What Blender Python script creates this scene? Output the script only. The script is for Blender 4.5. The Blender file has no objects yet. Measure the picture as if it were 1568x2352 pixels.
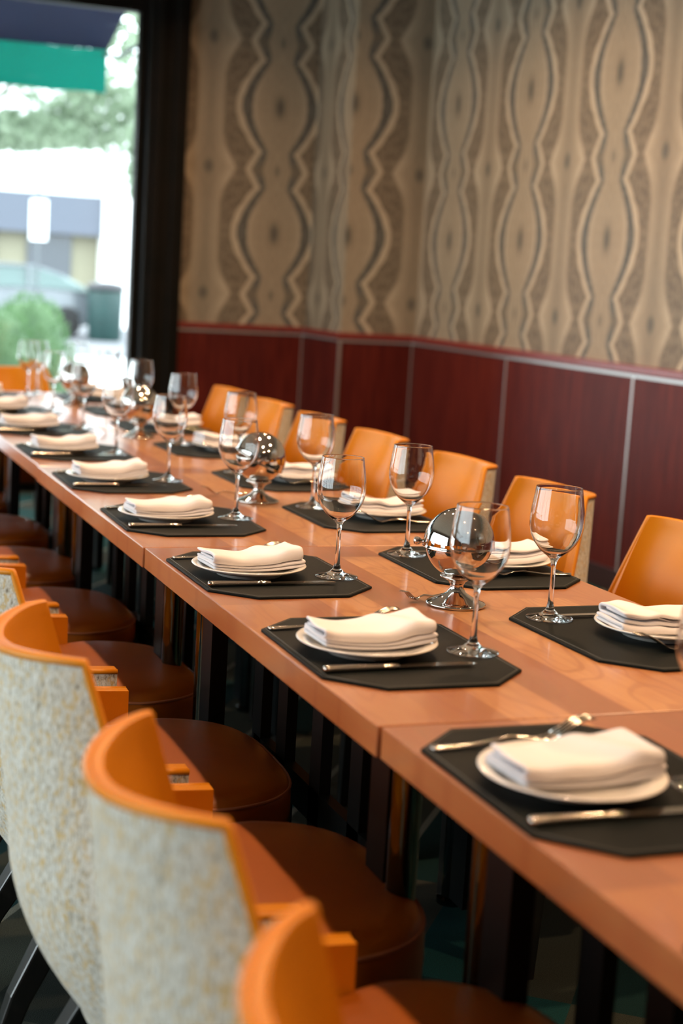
import bpy, bmesh, math, random
from mathutils import Vector, Matrix
random.seed(7)
PI = math.pi
S = bpy.context.scene
C = S.collection

# ---------------------------------------------------------------- camera
cd = bpy.data.cameras.new('camera'); cam = bpy.data.objects.new('camera', cd); C.objects.link(cam)
cam.location = (-0.7201, -1.6753, 1.2892)
cam.rotation_euler = (1.42114550, -0.0581474, -0.3638968)
cd.sensor_fit = 'VERTICAL'; cd.sensor_height = 36.0; cd.lens = 53.571
cd.dof.use_dof = True; cd.dof.focus_distance = 2.72; cd.dof.aperture_fstop = 2.9
cd.clip_start = 0.05; cd.clip_end = 300
S.camera = cam

# ---------------------------------------------------------------- world, exposure
S.view_settings.view_transform = 'Standard'; S.view_settings.look = 'None'
S.view_settings.gamma = 1; S.view_settings.use_curve_mapping = False
S.view_settings.exposure = -0.2
W = bpy.data.worlds.new('sky'); S.world = W; W.use_nodes = True
wn = W.node_tree
bg = wn.nodes['Background']; bg.inputs[0].default_value = (0.84, 0.94, 1.0, 1); bg.inputs[1].default_value = 10.5
S.cycles.max_bounces = 10; S.cycles.transmission_bounces = 10; S.cycles.transparent_max_bounces = 12
S.cycles.diffuse_bounces = 4; S.cycles.glossy_bounces = 5
S.cycles.sample_clamp_indirect = 6.0; S.cycles.blur_glossy = 0.6

def area(name, loc, rot, sx, sy, power, col, portal=False, spread=180):
    l = bpy.data.lights.new(name, 'AREA'); l.shape = 'RECTANGLE'; l.size = sx; l.size_y = sy
    l.energy = power; l.color = col; l.spread = math.radians(spread)
    if portal: l.cycles.is_portal = True
    o = bpy.data.objects.new(name, l); C.objects.link(o); o.location = loc; o.rotation_euler = rot
    return o
# daylight portals in the window openings (they only guide the sky light)
area('window_portal', (-1.3, 7.16, 1.45), (-PI/2, 0, 0), 5.3, 2.66, 1, (1, 1, 1), True)
area('window_portal', (-4.06, 2.1, 1.55), (0, -PI/2, 0), 2.4, 7.0, 1, (1, 1, 1), True)

WARM = (1.0, 0.63, 0.36)
DOWN = [(0.38, 0.3), (0.38, 2.2), (0.38, 4.2), (1.75, -0.9), (1.75, 1.0), (1.75, 3.0), (1.75, 4.6), (0.38, -1.6), (1.55, 5.85)]

# ---------------------------------------------------------------- helpers
def link(o, parent=None):
    C.objects.link(o)
    if parent is not None: o.parent = parent
    return o
def mesh(name, verts, faces, mat=None, parent=None, smooth=True, loc=(0, 0, 0)):
    me = bpy.data.meshes.new(name); me.from_pydata([tuple(v) for v in verts], [], faces); me.update()
    bm = bmesh.new(); bm.from_mesh(me); bmesh.ops.recalc_face_normals(bm, faces=bm.faces); bm.to_mesh(me); bm.free()
    if smooth:
        for p in me.polygons: p.use_smooth = True
    if mat: me.materials.append(mat)
    o = bpy.data.objects.new(name, me); o.location = loc
    return link(o, parent)
def bevel(o, w, seg=2, ang=35):
    m = o.modifiers.new('bevel', 'BEVEL'); m.width = w; m.segments = seg; m.limit_method = 'ANGLE'; m.angle_limit = math.radians(ang)
    m.harden_normals = False
    return o
def subd(o, n=1):
    m = o.modifiers.new('sub', 'SUBSURF'); m.levels = n; m.render_levels = n
    return o
def empty(name, loc=(0, 0, 0), rz=0.0):
    o = bpy.data.objects.new(name, None); o.location = loc; o.rotation_euler = (0, 0, rz); o.empty_display_size = 0.05
    return link(o)
def tag(o, label=None, cat=None, group=None, kind=None):
    if label: o['label'] = label
    if cat: o['category'] = cat
    if group: o['group'] = group
    if kind: o['kind'] = kind
    return o
class MB:
    def __init__(s): s.v = []; s.f = []
    def add(s, v, f):
        n = len(s.v); s.v += [tuple(p) for p in v]; s.f += [tuple(i + n for i in q) for q in f]; return s
    def box(s, x0, x1, y0, y1, z0, z1):
        v = [(x, y, z) for z in (z0, z1) for y in (y0, y1) for x in (x0, x1)]
        return s.add(v, [(0, 2, 3, 1), (4, 5, 7, 6), (0, 1, 5, 4), (2, 6, 7, 3), (0, 4, 6, 2), (1, 3, 7, 5)])
    def prism(s, poly, z0, z1):
        n = len(poly)
        v = [(x, y, z0) for x, y in poly] + [(x, y, z1) for x, y in poly]
        return s.add(v, [tuple(range(n))[::-1], tuple(range(n, 2*n))] + [(i, (i+1) % n, n+(i+1) % n, n+i) for i in range(n)])
    def lathe(s, prof, n=32, c=(0, 0, 0)):
        v = []; f = []; rows = []
        for r, z in prof:
            if r < 1e-6: rows.append([len(v)]); v.append((c[0], c[1], c[2]+z))
            else:
                rows.append(list(range(len(v), len(v)+n)))
                v += [(c[0]+r*math.cos(2*PI*i/n), c[1]+r*math.sin(2*PI*i/n), c[2]+z) for i in range(n)]
        for a, b in zip(rows, rows[1:]):
            if len(a) == 1 and len(b) == 1: continue
            for i in range(n):
                j = (i+1) % n
                if len(a) == 1: f.append((a[0], b[i], b[j]))
                elif len(b) == 1: f.append((a[i], a[j], b[0]))
                else: f.append((a[i], a[j], b[j], b[i]))
        return s.add(v, f)
    def tube(s, pts, rad, n=10, ref=None):
        pts = [Vector(p) for p in pts]; m = len(pts); v = []; f = []
        up = Vector((0, 0, 1))
        for k, p in enumerate(pts):
            t = (pts[min(k+1, m-1)] - pts[max(k-1, 0)]).normalized()
            a = ref if ref is not None else (up if abs(t.dot(up)) < .95 else Vector((1, 0, 0)))
            x = t.cross(a).normalized(); y = x.cross(t).normalized()
            r = rad[k] if isinstance(rad, (list, tuple)) else rad
            rx, ry = r if isinstance(r, (list, tuple)) else (r, r)
            v += [p + x*rx*math.cos(2*PI*i/n) + y*ry*math.sin(2*PI*i/n) for i in range(n)]
        for k in range(m-1):
            for i in range(n):
                j = (i+1) % n; f.append((k*n+i, k*n+j, (k+1)*n+j, (k+1)*n+i))
        f.append(tuple(range(n))[::-1]); f.append(tuple(range((m-1)*n, m*n)))
        return s.add(v, f)
    def xf(s, M, start=0):
        s.v = s.v[:start] + [tuple(M @ Vector(p)) for p in s.v[start:]]; return s
    def build(s, name, mat=None, parent=None, smooth=True, loc=(0, 0, 0)):
        return mesh(name, s.v, s.f, mat, parent, smooth, loc)
def autosmooth(o, ang=40):
    me = o.data
    bm = bmesh.new(); bm.from_mesh(me)
    for e in bm.edges:
        if len(e.link_faces) == 2 and e.calc_face_angle(0) > math.radians(ang): e.smooth = False
    bm.to_mesh(me); bm.free()
    return o
def copy_tree(o, parent=None):
    c = o.copy(); C.objects.link(c)
    if parent is not None: c.parent = parent
    for ch in [x for x in C.objects if x.parent == o]: copy_tree(ch, c)
    return c

# ---------------------------------------------------------------- materials
MATS = {}
class NT:
    """tiny node expression builder"""
    def __init__(s, name):
        m = bpy.data.materials.new(name); m.use_nodes = True; s.m = m; s.t = m.node_tree; s.n = s.t.nodes
        s.b = s.n['Principled BSDF']; s.out = s.n['Material Output']; MATS[name] = m
    def put(s, sock, v):
        if hasattr(v, 'is_output'): s.t.links.new(v, sock)
        elif isinstance(v, (tuple, list)) and len(v) == 3 and sock.type == 'RGBA': sock.default_value = (*v, 1)
        else: sock.default_value = v
    def math(s, op, a, b=0.0, c=None, clamp=False):
        n = s.n.new('ShaderNodeMath'); n.operation = op; n.use_clamp = clamp
        s.put(n.inputs[0], a); s.put(n.inputs[1], b)
        if c is not None: s.put(n.inputs[2], c)
        return n.outputs[0]
    def coord(s, which='Object'):
        return s.n.new('ShaderNodeTexCoord').outputs[which]
    def mapping(s, vec, scale=(1, 1, 1), loc=(0, 0, 0), rot=(0, 0, 0)):
        n = s.n.new('ShaderNodeMapping'); s.put(n.inputs[0], vec); n.inputs['Scale'].default_value = scale
        n.inputs['Location'].default_value = loc; n.inputs['Rotation'].default_value = rot
        return n.outputs[0]
    def sep(s, vec):
        n = s.n.new('ShaderNodeSeparateXYZ'); s.put(n.inputs[0], vec); return n.outputs
    def comb(s, x, y, z=0.0):
        n = s.n.new('ShaderNodeCombineXYZ'); s.put(n.inputs[0], x); s.put(n.inputs[1], y); s.put(n.inputs[2], z); return n.outputs[0]
    def noise(s, vec, scale=5, detail=3, rough=.5, dist=0, out='Fac'):
        n = s.n.new('ShaderNodeTexNoise'); s.put(n.inputs['Vector'], vec); s.put(n.inputs['Scale'], scale)
        n.inputs['Detail'].default_value = detail; n.inputs['Roughness'].default_value = rough; n.inputs['Distortion'].default_value = dist
        return n.outputs[out]
    def wave(s, vec, scale=5, dist=2, detail=2, axis='X'):
        n = s.n.new('ShaderNodeTexWave'); s.put(n.inputs['Vector'], vec); n.inputs['Scale'].default_value = scale
        n.bands_direction = axis
        n.inputs['Distortion'].default_value = dist; n.inputs['Detail'].default_value = detail; return n.outputs['Fac']
    def ramp(s, fac, stops, interp='LINEAR'):
        n = s.n.new('ShaderNodeValToRGB'); s.put(n.inputs[0], fac); r = n.color_ramp; r.interpolation = interp
        while len(r.elements) > 1: r.elements.remove(r.elements[-1])
        for i, (p, c) in enumerate(stops):
            e = r.elements[0] if i == 0 else r.elements.new(p)
            e.position = p; e.color = (*c, 1) if len(c) == 3 else c
        return n.outputs[0]
    def ss(s, x, a, b, lo=0.0, hi=1.0):
        n = s.n.new('ShaderNodeMapRange'); n.interpolation_type = 'SMOOTHSTEP'
        s.put(n.inputs['Value'], x); n.inputs['From Min'].default_value = a; n.inputs['From Max'].default_value = b
        n.inputs['To Min'].default_value = lo; n.inputs['To Max'].default_value = hi
        return n.outputs[0]
    def mix(s, f, a, b, blend='MIX'):
        n = s.n.new('ShaderNodeMix'); n.data_type = 'RGBA'; n.blend_type = blend; n.clamp_factor = True
        s.put(n.inputs[0], f); s.put(n.inputs[6], a); s.put(n.inputs[7], b); return n.outputs[2]
    def bump(s, h, strength=.3, dist=.002):
        n = s.n.new('ShaderNodeBump'); s.put(n.inputs['Height'], h); n.inputs['Strength'].default_value = strength
        n.inputs['Distance'].default_value = dist; s.t.links.new(n.outputs[0], s.b.inputs['Normal']); return n.outputs[0]
    def set(s, **k):
        names = dict(col='Base Color', rough='Roughness', metal='Metallic', coat='Coat Weight', coatr='Coat Roughness', spec='Specular IOR Level',
                     trans='Transmission Weight', ior='IOR', sheen='Sheen Weight', sub='Subsurface Weight', em='Emission Color', ems='Emission Strength')
        for a, v in k.items(): s.put(s.b.inputs[names[a]], v)
        return s
def simple(name, col, rough=.5, metal=0, **k):
    t = NT(name); t.set(col=col, rough=rough, metal=metal, **k)
    return t
def noisy(name, c1, c2, scale, rough=.5, metal=0, bump=0, stretch=(1, 1, 1), dist=.002, detail=4, **k):
    t = NT(name); v = t.mapping(t.coord(), stretch); n = t.noise(v, scale, detail)
    t.set(col=t.ramp(n, [(.35, c1), (.65, c2)]), rough=rough, metal=metal, **k)
    if bump: t.bump(n, bump, dist)
    return t

# wallpaper: mirrored agate figure, UV in metres
def wallpaper():
    t = NT('wallpaper')
    uv = t.sep(t.coord('UV')); u, v = uv[0], uv[1]
    d = t.math('DIVIDE', t.math('PINGPONG', t.math('SUBTRACT', u, 1.75), .421), .421)
    w = t.math('DIVIDE', t.math('PINGPONG', t.math('SUBTRACT', v, 0.455), .365), .365)
    mir = t.comb(t.math('MULTIPLY', d, .42), t.math('MULTIPLY', w, .365))
    n1 = t.math('SUBTRACT', t.noise(mir, 16, 4, .6), .5)
    n2 = t.math('SUBTRACT', t.noise(mir, 45, 4), .5)
    nv = t.math('SUBTRACT', t.noise(t.mapping(mir, (60, 9, 1)), 1, 4, .65), .5)
    e = t.math('SUBTRACT', 1.0, d)
    def lin(x, a_, b_, lo, hi):
        n = t.n.new('ShaderNodeMapRange'); t.put(n.inputs['Value'], x)
        for k, v_ in (('From Min', a_), ('From Max', b_), ('To Min', lo), ('To Max', hi)): n.inputs[k].default_value = v_
        return n.outputs[0]
    k1 = lin(w, 0, .28, 0, 1)
    k2 = t.math('SINE', t.math('MULTIPLY', lin(w, .28, 1, 0, 1), PI/2))
    body = t.math('ADD', t.math('MULTIPLY_ADD', k1, -.06, .205), t.math('MULTIPLY', k2, .255))
    line = t.math('ADD', t.math('MULTIPLY_ADD', k1, -.15, .43), t.math('MULTIPLY', k2, .315))
    en = t.math('ADD', e, t.math('MULTIPLY', n1, .05))
    qb = t.math('SUBTRACT', en, body); ql = t.math('ABSOLUTE', t.math('SUBTRACT', en, line))
    aw = t.math('SUBTRACT', .40, t.math('MULTIPLY', .21, t.math('SINE', t.math('MULTIPLY', lin(w, 0, .62, 0, 1), PI/2))))
    dn = t.math('ADD', d, t.math('MULTIPLY', n1, .07)); qa = t.math('SUBTRACT', dn, aw)
    TAN = (.345, .268, .182); LT = (.46, .365, .255); DK = (.085, .078, .064); MID = (.195, .152, .104); MT_ = (.145, .108, .072)
    # ogee body with growth rings and a dark slit at its heart
    rings = t.math('SINE', t.math('ADD', t.math('MULTIPLY', qb, 62), t.math('MULTIPLY', n2, 6)))
    colB = t.mix(t.math('MULTIPLY_ADD', rings, .16, .22), TAN, MID)
    colB = t.mix(t.math('MULTIPLY', t.ss(qb, -.12, -.02, 0, .55), t.ss(w, .4, .8)), colB, LT)
    rB = t.math('SQRT', t.math('ADD', t.math('POWER', t.math('MULTIPLY', e, 2.6), 2), t.math('POWER', t.math('MULTIPLY', t.math('SUBTRACT', 1.0, w), 1.15), 2)))
    colB = t.mix(t.ss(rB, .10, .42, .60, 0), colB, MID)
    slit = t.math('SQRT', t.math('ADD', t.math('POWER', t.math('MULTIPLY', e, 13), 2), t.math('POWER', t.math('MULTIPLY', t.math('SUBTRACT', 1.0, w), 5.4), 2)))
    colB = t.mix(t.ss(slit, .3, 1.1, .85, 0), colB, DK)
    slit2 = t.math('SQRT', t.math('ADD', t.math('POWER', t.math('MULTIPLY', e, 16), 2), t.math('POWER', t.math('MULTIPLY', w, 9), 2)))
    colB = t.mix(t.ss(slit2, .3, 1.1, .5, 0), colB, DK)
    # knotted column between
    ra = t.math('SINE', t.math('ADD', t.math('MULTIPLY', qa, 55), t.math('MULTIPLY', nv, 9)))
    colA = t.mix(t.math('MULTIPLY_ADD', ra, .15, .2), TAN, MID)
    lens = t.ss(t.math('ADD', t.math('MULTIPLY', d, 1.0), t.math('MULTIPLY', w, .06)), .07, .17, .5, 0)
    colA = t.mix(lens, colA, MID)
    colA = t.mix(t.math('MULTIPLY', t.ss(qa, -.17, -.02, 0, .95), t.ss(w, .12, .42, 1, .15)), colA, LT)
    eye = t.math('SQRT', t.math('ADD', t.math('POWER', t.math('MULTIPLY', d, 14), 2), t.math('POWER', t.math('MULTIPLY', w, 7.5), 2)))
    colA = t.mix(t.ss(eye, .4, 1.1, .8, 0), colA, DK)
    # mottled ground, dark seam, pale zigzag
    n3 = t.noise(t.mapping(mir, (60, 28, 1)), 1, 5, .7)
    mott = t.mix(t.ss(n3, .36, .64), MT_, (.245, .188, .128))
    mott = t.mix(t.ss(t.noise(mir, 26, 3), .52, .66, 0, .7), mott, (.115, .088, .060))
    dark = t.mix(t.ss(t.math('ADD', n2, t.math('MULTIPLY', w, .0)), -.1, .12), DK, (.150, .135, .112))
    dark = t.mix(t.ss(w, .0, .2, .75, 0), dark, MID)
    col = t.mix(t.ss(t.math('SUBTRACT', en, line), -.01, .02), dark, mott)
    col = t.mix(t.ss(ql, .028, .062, 1, 0), col, LT)
    col = t.mix(t.ss(qb, -.012, .022, 1, 0), col, colB)
    col = t.mix(t.ss(qa, -.03, .03, 1, 0), col, colA)
    col = t.mix(t.ss(nv, -.2, .25, 0, .28), col, t.mix(1, col, (.55, .55, .55), 'MULTIPLY'))
    # fine threads of the print, and broad drift in tone
    fine = t.noise(t.mapping(t.coord('UV'), (160, 26, 1)), 1, 3, .7)
    col = t.mix(t.ss(fine, .3, .7, 0.0, .16), col, t.mix(.6, col, (.03, .03, .03)))
    drift = t.noise(t.coord('UV'), 1.3, 1)
    col = t.mix(t.ss(drift, .35, .65, 0, .22), col, t.mix(1, col, (.86, 1.0, 1.06), 'MULTIPLY'))
    t.set(col=col, rough=.55, spec=.3); t.bump(n2, .15, .001)
    return t.m
WALLPAPER = wallpaper()

def mahogany():
    t = NT('mahogany'); v = t.coord()
    g = t.noise(t.mapping(v, (14, 14, 1.2)), 3, 5, .6); g2 = t.noise(t.mapping(v, (2, 2, .4)), 2, 2)
    c = t.ramp(g, [(.3, (.060, .0080, .0065)), (.55, (.105, .015, .010)), (.75, (.145, .024, .013))])
    c = t.mix(t.ss(g2, .3, .7, 0, .5), c, (.055, .010, .009))
    t.set(col=c, rough=.38, coat=.0, spec=.08); return t.m
MAHOG = mahogany()
def rail_mat():
    t = NT('mahogany_rail'); v = t.coord()
    g = t.noise(t.mapping(v, (20, 20, 3)), 3, 4)
    t.set(col=t.ramp(g, [(.3, (.15, .018, .014)), (.7, (.22, .03, .02))]), rough=.35, coat=.3); return t.m
RAIL = rail_mat()
CHROME_STRIP = simple('brushed_strip', (.50, .47, .45), .38, .75).m
BLACK_FRAME = noisy('black_window_frame', (.0045, .0045, .0035), (.008, .006, .0045), 6, rough=.6, spec=.12).m
PLASTER = noisy('ceiling_paint', (.40, .32, .23), (.43, .345, .25), 4, rough=.8).m
WALLPAINT = noisy('warm_wall_paint', (.20, .14, .10), (.23, .165, .115), 3, rough=.7).m

def table_wood():
    t = NT('cherry_table_top'); v = t.coord(); s = t.sep(v)
    # staves run along y
    br = t.n.new('ShaderNodeTexBrick'); t.put(br.inputs['Vector'], t.comb(s[1], s[0], 0.0))
    br.inputs['Color1'].default_value = (0, 0, 0, 1); br.inputs['Color2'].default_value = (1, 1, 1, 1); br.inputs['Mortar'].default_value = (.3, .3, .3, 1)
    br.inputs['Scale'].default_value = 1; br.inputs['Mortar Size'].default_value = .0006; br.inputs['Brick Width'].default_value = 1.1
    br.inputs['Row Height'].default_value = .092; br.offset = .37; br.offset_frequency = 3; br.squash = 1
    bc = t.sep(br.outputs['Color'])[0]
    gv = t.mapping(v, (1, .13, 1))
    g = t.noise(t.comb(t.math('ADD', s[0], t.math('MULTIPLY', bc, 3.7)), t.math('MULTIPLY', s[1], .10), s[2]), 34, 5, .62, 1.2)
    cath = t.noise(t.comb(t.math('ADD', s[0], t.math('MULTIPLY', bc, 1.3)), t.math('MULTIPLY', s[1], .28), 0.0), 7, 2, .5, .6)
    rings = t.math('SINE', t.math('MULTIPLY', cath, 70))
    fine = t.noise(t.mapping(v, (1, .02, 1)), 420, 2, .6)
    base = t.ramp(bc, [(0, (.21, .070, .025)), (.18, (.33, .125, .045)), (.45, (.44, .190, .068)), (1, (.51, .245, .092))])
    c = t.mix(t.ss(g, .35, .72, 0, .45), base, (.33, .100, .040))
    c = t.mix(t.ss(rings, .45, 1.0, 0, .34), c, (.26, .075, .03))
    c = t.mix(t.ss(fine, .4, .7, 0, .12), c, (.30, .09, .035))
    t.set(col=c, rough=.32, coat=.55, coatr=.14, spec=.5); t.bump(fine, .04, .0005)
    return t.m
TABLEWOOD = table_wood()
BLACK_METAL = simple('black_gloss_metal', (.009, .010, .010), .4, 0, spec=.08).m
CHROME_LEG = simple('polished_tube', (.09, .11, .105), .09, 1).m

def leather(name, c1, c2, rough=.36):
    t = NT(name); v = t.coord()
    n = t.noise(v, 7, 3); p = t.n.new('ShaderNodeTexVoronoi'); t.put(p.inputs['Vector'], v); p.inputs['Scale'].default_value = 420
    c = t.ramp(n, [(.3, c1), (.7, c2)])
    t.set(col=c, rough=rough, coat=.03, coatr=.25, spec=.22); t.bump(p.outputs['Distance'], .12, .0006); return t.m
LEATHER = leather('amber_leather', (.56, .190, .005), (.63, .225, .008))
SEATLEATHER = leather('shaded_amber_leather', (.25, .062, .003), (.30, .076, .004), .42)  # same amber leather, its colour darkened for the shade under the table edge
PIPING = leather('amber_piping', (.58, .19, .008), (.64, .23, .010), .36)
STITCH = simple('thread', (.30, .09, .03), .7).m
def tweed():
    t = NT('oatmeal_tweed'); v = t.coord()
    a = t.noise(t.mapping(v, (260, 260, 90)), 1, 3, .75); b = t.noise(t.mapping(v, (95, 95, 60)), 1, 3, .75); k = t.noise(t.mapping(v, (330, 330, 330)), 1, 2, .6)
    c = t.ramp(a, [(.33, (.20, .155, .105)), (.45, (.52, .465, .375)), (.62, (.70, .665, .60))])
    c = t.mix(t.ss(b, .50, .64, 0, .8), c, (.56, .36, .12))
    c = t.mix(t.ss(k, .58, .72, 0, .55), c, (.14, .10, .07))
    t.set(col=c, rough=.92, spec=.15, sheen=.2); t.bump(a, .6, .0015); return t.m
TWEED = tweed()
DARKWOOD = noisy('ebonised_wood', (.010, .009, .008), (.018, .015, .013), 8, rough=.32, coat=.3, stretch=(8, 8, 1)).m
MAT = noisy('black_leather_mat', (.005, .007, .0065), (.010, .012, .011), 260, rough=.5, bump=.2, dist=.0006, spec=.045).m
MATSTITCH = simple('mat_thread', (.05, .05, .045), .6).m
def cloth():
    t = NT('white_linen'); v = t.coord()
    a = t.noise(t.mapping(v, (700, 90, 300)), 1, 2); t.set(col=(.71, .68, .685), rough=.88, spec=.15, sheen=.15, sub=.0); t.bump(a, .12, .0006)
    return t.m
LINEN = cloth()
CERAMIC = simple('glazed_ceramic', (.80, .76, .70), .12, coat=.4, coatr=.05).m
SILVER = simple('polished_steel', (.60, .55, .49), .13, 1).m
CHROME = simple('polished_chrome', (.62, .58, .54), .045, 1).m
def glass():
    t = NT('clear_glass'); t.set(col=(.985, .99, .985), rough=.0, trans=1.0, ior=1.47); return t.m
GLASS = glass()
def pane():
    t = NT('window_glass'); n = t.n
    tr = n.new('ShaderNodeBsdfTransparent'); tr.inputs[0].default_value = (.97, .99, .985, 1)
    gl = n.new('ShaderNodeBsdfGlossy'); gl.inputs['Roughness'].default_value = .01
    fr = n.new('ShaderNodeFresnel'); fr.inputs[0].default_value = 1.45
    mx = n.new('ShaderNodeMixShader'); t.t.links.new(fr.outputs[0], mx.inputs[0]); t.t.links.new(tr.outputs[0], mx.inputs[1]); t.t.links.new(gl.outputs[0], mx.inputs[2])
    t.t.links.new(mx.outputs[0], t.out.inputs[0]); return t.m
PANE = pane()
def carpet():
    t = NT('carpet'); v = t.coord(); s = t.sep(v)
    r = t.mapping(v, (1, 1, 1), rot=(0, 0, math.radians(38))); rs = t.sep(r)
    a = t.math('FRACT', t.math('MULTIPLY', rs[0], 3.1)); b = t.noise(t.comb(t.math('FLOOR', t.math('MULTIPLY', rs[0], 6.2)), t.math('FLOOR', t.math('MULTIPLY', rs[1], 2.2)), 0.0), 3.3, 0)
    c = t.ramp(b, [(0, (.010, .040, .040)), (.42, (.012, .075, .075)), (.5, (.055, .060, .044)), (.6, (.085, .086, .066)), (.7, (.018, .022, .018))], 'CONSTANT')
    c = t.mix(t.math('LESS_THAN', a, .05), c, (.24, .23, .18))
    f = t.noise(v, 520, 2, .7); c = t.mix(t.ss(f, .4, .62, 0, .6), c, (.006, .012, .012))
    t.set(col=c, rough=.95, spec=.1); t.bump(f, .8, .003); return t.m
CARPET = carpet()

# ---------------------------------------------------------------- room shell
def uvwall(name, pts, z0, z1, mat, u0=0.0, thick=0.12, flip=1):
    """vertical wall strip through plan points with a UV in metres, given thickness away from the room"""
    v = []; f = []; us = [u0]
    for a, b in zip(pts, pts[1:]): us.append(us[-1] + math.hypot(b[0]-a[0], b[1]-a[1]))
    for (x, y) in pts: v += [(x, y, z0), (x, y, z1)]
    for i in range(len(pts)-1): f.append((2*i, 2*i+2, 2*i+3, 2*i+1))
    me = bpy.data.meshes.new(name); me.from_pydata(v, [], f); uvl = me.uv_layers.new(name='UVMap')
    for p in me.polygons:
        for li in p.loop_indices:
            vi = me.loops[li].vertex_index; uvl.data[li].uv = (us[vi//2], v[vi][2])
    me.materials.append(mat)
    o = bpy.data.objects.new(name, me); link(o)
    m = o.modifiers.new('solid', 'SOLIDIFY'); m.thickness = thick; m.offset = flip
    o['kind'] = 'structure'
    return o
XR = 2.86; YF = 7.09; ZC = 3.05; ZW = 1.008
PLAN = [(1.585, YF), (2.40, YF), (2.40, 6.48), (XR, 6.48), (XR, -4.0)]
uvwall('wall_right', PLAN, ZW, ZC, WALLPAPER, 1.585, .14, -1)
def struct(name, mb, mat, smooth=False):
    o = mb.build(name, mat, None, smooth); o['kind'] = 'structure'; return o
# wainscot under it: panels, strips, rail
def seg(a, b, z0, z1, out0, out1):
    """box along a->b standing proud of the wall plane towards the room (left of a->b reversed)"""
    ax, ay = a; bx, by = b; L = math.hypot(bx-ax, by-ay); tx, ty = (bx-ax)/L, (by-ay)/L
    nx, ny = (ty, -tx)
    if name_side < 0: nx, ny = -nx, -ny
    P = [(ax+nx*out0, ay+ny*out0), (bx+nx*out0, by+ny*out0), (bx+nx*out1, by+ny*out1), (ax+nx*out1, ay+ny*out1)]
    return P
name_side = 1
mb = MB(); rail = MB(); strip = MB(); vst = MB()
# plan of the panelling's face, offset 15 mm into the room
def offs(d): return [(1.585, YF-d), (2.40-d, YF-d), (2.40-d, 6.48-d), (XR-d, 6.48-d), (XR-d, -4.0)]
def band(mbx, d0, d1, z0, z1):
    A, B = offs(d0), offs(d1); n = len(A)
    v = []
    for z in (z0, z1):
        for p, q in zip(A, B): v += [(p[0], p[1], z), (q[0], q[1], z)]
    f = []
    k = 2*n
    for i in range(n-1):
        a, b = 2*i, 2*i+1; c, d = 2*i+2, 2*i+3
        f += [(b, d, d+k, b+k), (a, a+k, c+k, c), (a+k, b+k, d+k, c+k), (a, c, d, b)]
    f += [(0, 1, 1+k, k), (2*n-2, 2*n-2+k, 2*n-1+k, 2*n-1)]
    mbx.add(v, f)
band(mb, -.10, .016, 0, .975); struct('trim_1', mb, MAHOG)
band(rail, -.10, .030, .972, ZW); o = struct('trim_2', rail, RAIL); bevel(o, .004)
band(strip, .010, .020, .955, .969); struct('trim_3', strip, CHROME_STRIP)
def vstrip(x, y, nx, ny, w=.012):
    tx, ty = -ny, nx
    d0, d1 = .012, .0195
    P = [(x+nx*d0-tx*w/2, y+ny*d0-ty*w/2), (x+nx*d0+tx*w/2, y+ny*d0+ty*w/2), (x+nx*d1+tx*w/2, y+ny*d1+ty*w/2), (x+nx*d1-tx*w/2, y+ny*d1-ty*w/2)]
    vst.prism(P, 0.1, .955)
for yy in (5.27, 4.06, 2.85, 1.64, .43, -.78, -1.99): vstrip(XR, yy, -1, 0)
vstrip(1.60, YF, 0, -1); vstrip(2.376, YF, 0, -1, .008); vstrip(2.40, 6.458, -1, 0, .014); vstrip(2.393, 6.48, 0, -1, .014); vstrip(2.838, 6.48, 0, -1, .008)
struct('trim_4', vst, CHROME_STRIP)
struct('floor', MB().box(-4.2, 3.1, -4.2, 7.35, -.12, 0), CARPET)
struct('ceiling', MB().box(-4.2, 3.1, -4.2, 7.35, ZC, ZC+.15), PLASTER)
struct('wall_back', MB().box(-4.2, 3.1, -4.2, -4.0, 0, ZC), WALLPAINT)
# facade wall with the big window opening x -4..1.37
fw = MB().box(-4.2, 1.372, YF+.02, 7.3, 0, .12).box(-4.2, 1.372, YF+.02, 7.3, 2.785, ZC).box(1.55, 3.1, YF+.04, 7.3, 0, ZC)
struct('wall_far', fw, BLACK_FRAME)
# deep black corner post of the window
post = MB().box(1.372, 1.60, YF-.05, 7.135, 0, ZC).box(1.40, 1.45, YF-.075, YF-.05, 0, ZC).box(1.52, 1.56, YF-.065, YF-.05, 0, ZC)
o = struct('trim_5', post, BLACK_FRAME); bevel(o, .006)
def make_window(name, x0, x1):
    f = MB(); w = .05; y0, y1 = YF+.04, YF+.12
    f.box(x0, x0+w, y0, y1, .12, 2.785).box(x1-w, x1, y0, y1, .12, 2.785).box(x0+w, x1-w, y0, y1, .12, .17).box(x0+w, x1-w, y0, y1, 2.735, 2.785)
    o = struct(name, f, BLACK_FRAME)
    p = MB().box(x0+w, x1-w, YF+.07, YF+.078, .17, 2.735).build('pane', PANE, o, False)
    return o
make_window('window_1', -.62, 1.38); make_window('window_2', -2.4, -.62); make_window('window_3', -4.0, -2.4)
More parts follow.
